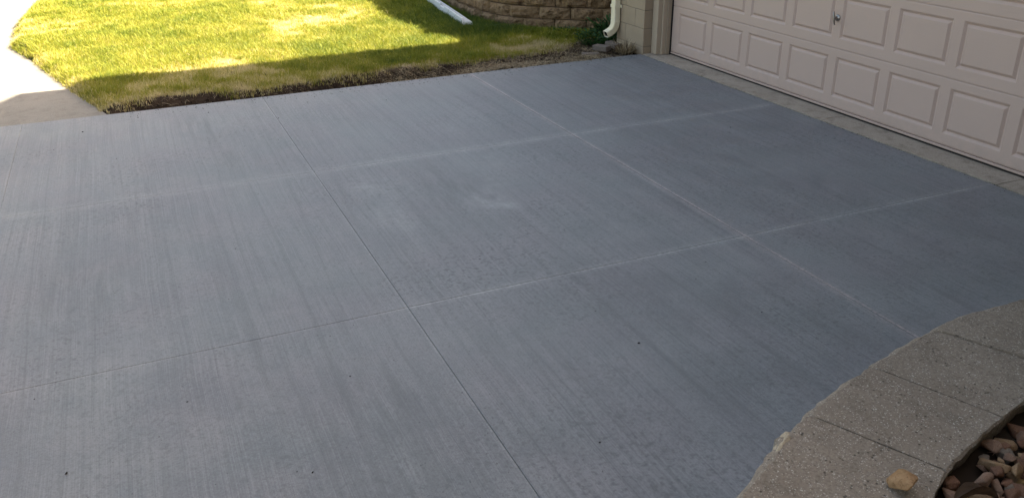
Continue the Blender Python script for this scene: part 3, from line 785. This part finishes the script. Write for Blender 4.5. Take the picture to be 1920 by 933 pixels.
# ---------------------------------------------------------------- grey retaining wall by the camera
BP = smooth_poly(BED); BS = arc(BP)
def near_s(x, y): return BS[min(range(len(BP)), key=lambda i: math.hypot(BP[i][0] - x, BP[i][1] - y))]
bedw = empty('block_wall', (6.8, -3.8, 0)); tag(bedw, 'low curved retaining wall of grey exposed-aggregate blocks in the near corner', 'retaining wall')
seams = [(near_s(6.498, -2.70), (6.86, -2.66)), (near_s(6.545, -3.19), (6.905, -3.05)), (near_s(6.61, -3.60), (7.002, -3.449)), (near_s(6.735, -3.975), (7.108, -3.806))]
# extend both ways with regular blocks
def inner(s_, d=.40):
    x, y = at_arc(BP, BS, s_); x2, y2 = at_arc(BP, BS, s_ + .02); a = math.atan2(y2 - y, x2 - x)
    return (x - math.sin(a) * d, y + math.cos(a) * d)
allseams = list(seams); s_ = seams[0][0]
while s_ > .46: s_ -= .455; allseams.insert(0, (s_, inner(s_)))
s_ = seams[-1][0] + .50; allseams.append((s_, (7.335, -4.18)))
while s_ + .455 < BS[-1]: s_ += .455; allseams.append((s_, inner(s_)))
def cap_block(sa, sb, ia, ib, z0, z1, seed, push=0, kink=False, chip=None):
    n = 26; fr = []
    for k in range(n + 1):
        ss = sa + (sb - sa) * k / n; x, y = at_arc(BP, BS, ss); x2, y2 = at_arc(BP, BS, ss + .02); a = math.atan2(y2 - y, x2 - x); nx_, ny_ = -math.sin(a), math.cos(a)
        d = push + .007 * mn.noise((ss * 9, seed, 0)) + .005 * mn.noise((ss * 31, seed, 3)) + .0025 * mn.noise((ss * 90, seed, 3))
        if k in (0, n): d += .006
        if chip and abs(ss - chip) < .05: d -= .022 * (1 - abs(ss - chip) / .05)
        fr.append((x + nx_ * d, y + ny_ * d))
    bk = []
    for k in range(13):
        t_ = k / 12; x = ib[0] + (ia[0] - ib[0]) * t_; y = ib[1] + (ia[1] - ib[1]) * t_
        bk.append((x + .006 * mn.noise((x * 22, y * 22, seed)), y + .006 * mn.noise((x * 22, y * 22, seed + 5))))
    def side(p, q, m_):
        return [(p[0] + (q[0] - p[0]) * t_ / m_ + .0016 * mn.noise((t_ * 2.1, seed, 7 + p[0])), p[1] + (q[1] - p[1]) * t_ / m_ + .0016 * mn.noise((t_ * 2.7, seed, 8 + p[0]))) for t_ in range(1, m_)]
    out = fr + side(fr[-1], bk[0], 14) + bk + side(bk[-1], fr[0], 14)
    cx_ = sum(p[0] for p in out) / len(out); cy_ = sum(p[1] for p in out) / len(out)
    bm = bmesh.new(); rings = []
    nf = len(fr)
    for li, (z, ins) in enumerate(((z0, .034), (z0 + .03, .03), (z0 + .075, .022), (z1 - .022, .010), (z1 - .008, .0035), (z1, .010))):
        ring = []
        for i, (x, y) in enumerate(out):
            dx_, dy_ = cx_ - x, cy_ - y; l_ = math.hypot(dx_, dy_); r_ = ins
            if i < nf and li < 4: r_ = -.004; r_ -= .008 + .016 * mn.noise((x * 12, y * 12, z * 14 + seed))
            gp = .0012
            if nf + 13 <= i < nf + 26 and li < 5: r_ += .010 * mn.noise((x * 14, y * 14, z * 20))
            if (nf <= i < nf + 13 or i >= nf + 26) and li < 4: r_ = .001
            if (nf <= i < nf + 13 or i >= nf + 26) and li >= 4: r_ = .0012 if li == 4 else .0035
            if i < nf and li == 5: r_ += .006 * (1 + mn.noise((x * 30, y * 30, 2)))
            zz = z + (.0022 * mn.noise((x * 16, y * 16, seed)) if li >= 4 else 0)
            ring.append(bm.verts.new((x + dx_ / l_ * (r_ + gp) - 6.8, y + dy_ / l_ * (r_ + gp) + 3.8, zz)))
        rings.append(ring)
    m_ = len(out)
    for a, b in zip(rings, rings[1:]):
        for i in range(m_): bm.faces.new((a[i], a[(i + 1) % m_], b[(i + 1) % m_], b[i]))
    bm.faces.new(rings[-1]); bm.faces.new(rings[0][::-1])
    return bm_mesh(bm)
chip_s = near_s(6.80, -4.10)
for i in range(len(allseams) - 1):
    (sa, ia), (sb, ib) = allseams[i], allseams[i + 1]
    if sa < .02: continue
    jit = .004 * ((i * 7) % 3 - 1)
    o = obj('block', cap_block(sa, sb, ia, ib, .448, .60 + jit * .5, i * 3.3, 0, False, chip_s if sa < chip_s < sb else None), mat_cap, bedw)
    for lv in range(3):
        of = .22 if lv % 2 == 0 else 0
        if sb + of > BS[-1] - .02: continue
        obj('block', cap_block(sa + of, sb + of, inner(sa + of, .33), inner(sb + of, .33), .446 - .155 * (lv + 1), .446 - .155 * lv - .002, i + 20 * lv, .0), mat_cap, bedw)
# pale fractured chip on the front edge
mat_chip = plain_concrete('fresh_fracture', (.40, .33, .235), (.50, .42, .31), (.22, .17, .11))
bm = bmesh.new(); bmesh.ops.create_icosphere(bm, subdivisions=3, radius=.5)
for v in bm.verts: v.co += v.co.normalized() * .22 * mn.noise(v.co * 3 + Vector((4, 2, 1)))
bmesh.ops.scale(bm, vec=(.050, .12, .05), verts=bm.verts[:])
cx_, cy_ = at_arc(BP, BS, chip_s)
ch = obj('fractured_edge', bm_mesh(bm), mat_chip, bedw, (cx_ - 6.8 + .012, cy_ + 3.8, .580)); ch.rotation_euler = (0, -.5, math.radians(28))

# gravel bed
def rock_mat(name, a, b, dk):
    m = M(name, .8, .25); p = m.tc; r_ = m.rand()
    off = m.N.new('ShaderNodeVectorMath'); off.operation = 'ADD'; m.L.new(p, off.inputs[0]); cb = m.N.new('ShaderNodeCombineXYZ'); m.L.new(m.math('MULTIPLY', r_, 40), cb.inputs[0]); m.L.new(cb.outputs[0], off.inputs[1]); q = off.outputs[0]
    c = m.mix(m.ramp(m.noise(q, 22, 5, .6), [(.35, 0.), (.65, 1.)]), a, b)
    c = m.mix(m.math('MULTIPLY', m.ramp(m.noise(q, 70, 5, .75), [(.35, 1.), (.5, 0.)]), .7), c, dk)
    c = m.mix(m.math('MULTIPLY', r_, .35), c, dk)
    m.col(c); m.bump(m.noise(q, 130, 5, .75), .003, 1); return m.m
RM = [rock_mat('red_brown_stone', (.23, .110, .065), (.34, .190, .120), (.08, .038, .024)),
      rock_mat('tan_stone', (.33, .205, .110), (.44, .30, .175), (.13, .07, .035)),
      rock_mat('pinkish_stone', (.30, .178, .115), (.40, .26, .185), (.11, .06, .04)),
      rock_mat('grey_stone', (.22, .17, .125), (.32, .255, .195), (.10, .075, .055)),
      rock_mat('ochre_stone', (.28, .165, .055), (.34, .225, .10), (.12, .065, .02))]
bed = obj('gravel_bed', box(7.6, 9.3, -9.1, -.3, .30, .520), M('bed_soil', .95, .1).col((.04, .028, .02)).m); tag(bed, kind='structure')
def inv_mesh():
    bm = bmesh.new(); pts = []
    for i, (sq, iq) in enumerate(allseams):
        pts.append((iq[0] - .03, iq[1]))
    pts = [p for p in pts]
    prism(bm, pts + [(7.61, pts[-1][1]), (7.61, pts[0][1])] if False else [(7.0, -.3), (7.601, -.3), (7.601, -5.0)] + [(7.3, -4.5), (7.05, -3.9), (6.93, -3.5), (6.85, -3.0), (6.85, -1)], .30, .519)
    return bm_mesh(bm)
obj('bed_soil', inv_mesh(), bed.data.materials[0], bed)
rocks = []
for k in range(20):
    me_ = pebble(k * 7 + 3, (1, .72, .52)); rocks.append([me_.copy() for _ in RM])
    for q, mt in zip(rocks[-1], RM): q.materials.append(mt)
def inner_x(y):
    pts = sorted([(iq[1], iq[0]) for sq, iq in allseams]); return float(np.interp(y, [p[0] for p in pts], [p[1] for p in pts]))
cnt = 0; farbm = bmesh.new(); nfar = 0
Rinv = cam.rotation_euler.to_matrix().inverted()
gxr = []
y = -5.6
while y < -.6:
    x = 6.9
    while x < 9.2:
        for lay in (0, 1):
            px_, py_ = x + rnd.uniform(-.022, .022), y + rnd.uniform(-.022, .022)
            if px_ < inner_x(py_) + (.008 if lay == 0 else .04): continue
            gxr.append((px_, py_, lay))
        x += .050
    y += .047
for px_, py_, lay in gxr:
    near = (px_ - 7.25) ** 2 + (py_ + 3.75) ** 2
    s_ = rnd.choice([rnd.uniform(.055, .085), rnd.uniform(.07, .11), rnd.uniform(.035, .06)])
    z_ = .522 + (.012 if lay == 0 else .034) + rnd.uniform(-.006, .008) + .02 * mn.noise((px_ * 5, py_ * 5, 0))
    ki = rnd.randrange(20); mi = rnd.choices(range(5), (5, 4, 5, 1.6, .8))[0]
    rot = (rnd.uniform(-.5, .5), rnd.uniform(-.5, .5), rnd.uniform(0, 6.28))
    if lay == 1 and rnd.random() < .12: continue
    q = Rinv @ (Vector((px_, py_, z_)) - cam.location)
    u = .5 + (q.x / -q.z) * cam.data.lens / 36; v = .5 * 497 / 1024 - (-0) + (q.y / -q.z) * cam.data.lens / 36
    if u < 1.05 and v > -.03 and cnt < 280:
        o = obj('stone', rocks[ki][mi], None, bed, (px_, py_, z_)); o.scale = (s_,) * 3; o.rotation_euler = rot; cnt += 1
    elif near < 6 and rnd.random() < .8:
        nfar += 1
        m4 = Matrix.Translation((px_, py_, z_)) @ Matrix.Rotation(rot[2], 4, 'Z') @ Matrix.Rotation(rot[0], 4, 'X') @ Matrix.Diagonal((s_, s_ * .72, s_ * .52, 1))
        r_ = bmesh.ops.create_icosphere(farbm, subdivisions=1, radius=.5, matrix=m4)
        for vv in r_['verts']: vv.co += Vector((rnd.uniform(-1, 1), rnd.uniform(-1, 1), rnd.uniform(-1, 1))) * s_ * .07
o = obj('gravel', bm_mesh(farbm), RM[2], bed); o['kind'] = 'stuff'
# yellow stone on the cap
ys_ = obj('yellow_rock', pebble(64, (.108, .090, .094), 2, 11), rock_mat('yellow_ochre_rock', (.36, .21, .10), (.48, .32, .18), (.15, .075, .03)), None, (7.122, -3.985, .634))
ys_.rotation_euler = (.2, .1, .9); tag(ys_, 'angular yellow ochre rock sitting on top of the grey wall block', 'rock')
# curled dead leaf and a paler scrap in the gravel
mat_leaf = painted('dead_leaf_brown', (.13, .085, .055), .75, .5, .003, (60, 60, 60))
def leaf_mesh(L_, W_, curl):
    bm = bmesh.new(); NU, NV = 12, 8; G = []
    for i in range(NU + 1):
        u = i / NU; w = W_ * math.sin(math.pi * min(1, u * .96 + .03)) ** .7; row = []
        for j in range(NV + 1):
            v = j / NV * 2 - 1; a = v * curl
            row.append(bm.verts.new(((u - .5) * L_, math.sin(a) / curl * w * .5, (1 - math.cos(a)) / curl * w * .5 + .018 * math.sin(u * 3) + .003 * mn.noise((u * 6, v * 3, 1)))))
        G.append(row)
    for i in range(NU):
        for j in range(NV): bm.faces.new((G[i][j], G[i + 1][j], G[i + 1][j + 1], G[i][j + 1]))
    bmesh.ops.solidify(bm, geom=bm.faces[:], thickness=.0012)
    return bm_mesh(bm, smooth=True)
lf = obj('dead_leaf', leaf_mesh(.13, .085, 1.5), mat_leaf, None, (7.215, -3.815, .585)); lf.rotation_euler = (-.5, .1, math.radians(75))
tag(lf, 'curled brown dead leaf lying in the gravel beside the wall block', 'leaf', 'dead leaves')
lf = obj('dead_leaf', leaf_mesh(.07, .035, 1.2), painted('pale_dry_leaf', (.42, .38, .35), .7, .4, .003, (60, 60, 60)), None, (7.262, -3.915, .592)); lf.rotation_euler = (.7, .3, math.radians(20))
tag(lf, 'small pale dry leaf scrap in the gravel at the bottom edge', 'leaf', 'dead leaves')

# ---------------------------------------------------------------- bits of debris on the driveway
dm = M('dark_leaf_crumb', .9, .1).col((.02, .017, .014)).m
fl = [(5.207, -6.174, .022), (5.302, -3.652, .016), (.303, -6.156, .02), (.15, -5.1, .016), (.62, -4.55, .02), (4.1, -4.0, .010), (5.9, -4.2, .012), (2.6, -1.1, .02), (.2, -4.2, .015), (5.0, -5.0, .010), (5.6, -5.3, .012), (4.9, -5.7, .010), (.45, -3.5, .014)]
bm = bmesh.new()
edge_bits = []
for _ in range(420):
    a_ = abs(rnd.gauss(0, .11)); edge_bits.append((-.19 + a_, rnd.uniform(-5.8, -.3), rnd.uniform(.004, .013)))
for _ in range(160): edge_bits.append((rnd.uniform(-.1, 5), -.275 - abs(rnd.gauss(0, .02)), rnd.uniform(.004, .011)))
for x, y, s_ in fl + edge_bits + [(rnd.uniform(0, 6.3), rnd.uniform(-6.6, -.4), rnd.uniform(.004, .009)) for _ in range(150)]:
    r_ = bmesh.ops.create_icosphere(bm, subdivisions=1, radius=.5, matrix=Matrix.Translation((x, y, -.0185)) @ Matrix.Rotation(rnd.uniform(0, 6), 4, 'Z') @ Matrix.Diagonal((s_, s_ * rnd.uniform(.4, .8), s_ * .35, 1)))
    for v in r_['verts']: v.co += Vector((rnd.uniform(-1, 1), rnd.uniform(-1, 1), rnd.uniform(0, 1))) * s_ * .12
tag(obj('debris', bm_mesh(bm), dm), 'tiny dark leaf crumbs scattered over the grey driveway', 'debris', kind='stuff')
def pb_pt():
    y = rnd.choice([rnd.uniform(-1.0, -.3), rnd.uniform(-.75, -.4)]); x = rnd.uniform(-.36, -.215); return x, y, ground_h(x, y)
tag(obj('pebbles', crumb_mesh(70, pb_pt, .010, .030), mat_paver), 'small broken pebbles between the pavers and the driveway edge', 'pebbles', kind='stuff')

# ---------------------------------------------------------------- unseen wing on the camera's right, added to block sky light
hs = empty('unseen_house', (9.4, -5, 0)); tag(hs, 'unseen beige sided wing added beside the gravel bed to darken the right side', 'unseen_house')
def hp(name, me, mat): return obj(name, me, mat, hs, (-9.4, 5, 0))
hp('wall', box(9.4, 9.6, -12, -.26, -.1, 5.5), mat_siding); hp('wall', box(9.62, 15, -12, -11.8, -.1, 5.5), mat_siding)
bm = bmesh.new(); a = [bm.verts.new(p) for p in ((8.7, -12.4, 5.4), (12.5, -12.4, 6.9), (12.5, -.66, 6.9), (8.7, -.66, 5.4))]
b = [bm.verts.new(Vector(v.co) + Vector((0, 0, .16))) for v in a]; bm.faces.new(a); bm.faces.new(b[::-1])
for i in range(4): bm.faces.new((a[i], a[(i + 1) % 4], b[(i + 1) % 4], b[i]))
hp('roof', bm_mesh(bm), mat_roof)
for wy in (-3.2, -8.5):
    f = hp('window', box(9.36, 9.396, wy - .6, wy + .6, 1.5, 2.7, .004), mat_fascia)
    obj('pane', box(9.352, 9.358, wy - .52, wy + .52, 1.58, 2.62), mat_glass, f)

# unseen porch added between garage and wing to darken the right side
hp('shade_porch_roof', box(5.9, 9.38, -2.75, -.27, 2.62, 2.80, .01), mat_roof); hp('shade_porch_beam', box(5.95, 9.36, -2.68, -2.56, 2.42, 2.615, .004), mat_fascia)
hp('shade_porch_post', box(7.05, 7.17, -2.68, -2.56, .45, 2.415, .004), mat_fascia)
# unseen board screen added on the upper level to complete the lawn shadow
fn = empty('shade_fence', (-1.7, .72, 0)); tag(fn, 'unseen brown board screen added above the tan retaining wall to shade the lawn', 'shade_fence')
mat_fence = painted('weathered_cedar', (.22, .15, .10), .85, .5, .004, (40, 40, 3))
brd = box(-.068, .068, -.01, .01, .75, 2.33, .002); brd.materials.append(mat_fence)
for k in range(13):
    o = obj('board', brd, None, fn, (-.86 + .142 * k, 0, rnd.uniform(-.008, .008)))
obj('rail', box(-.93, .92, .012, .05, 1.3, 1.39, .003), mat_fence, fn); obj('rail', box(-.93, .92, .012, .05, 2.05, 2.14, .003), mat_fence, fn)
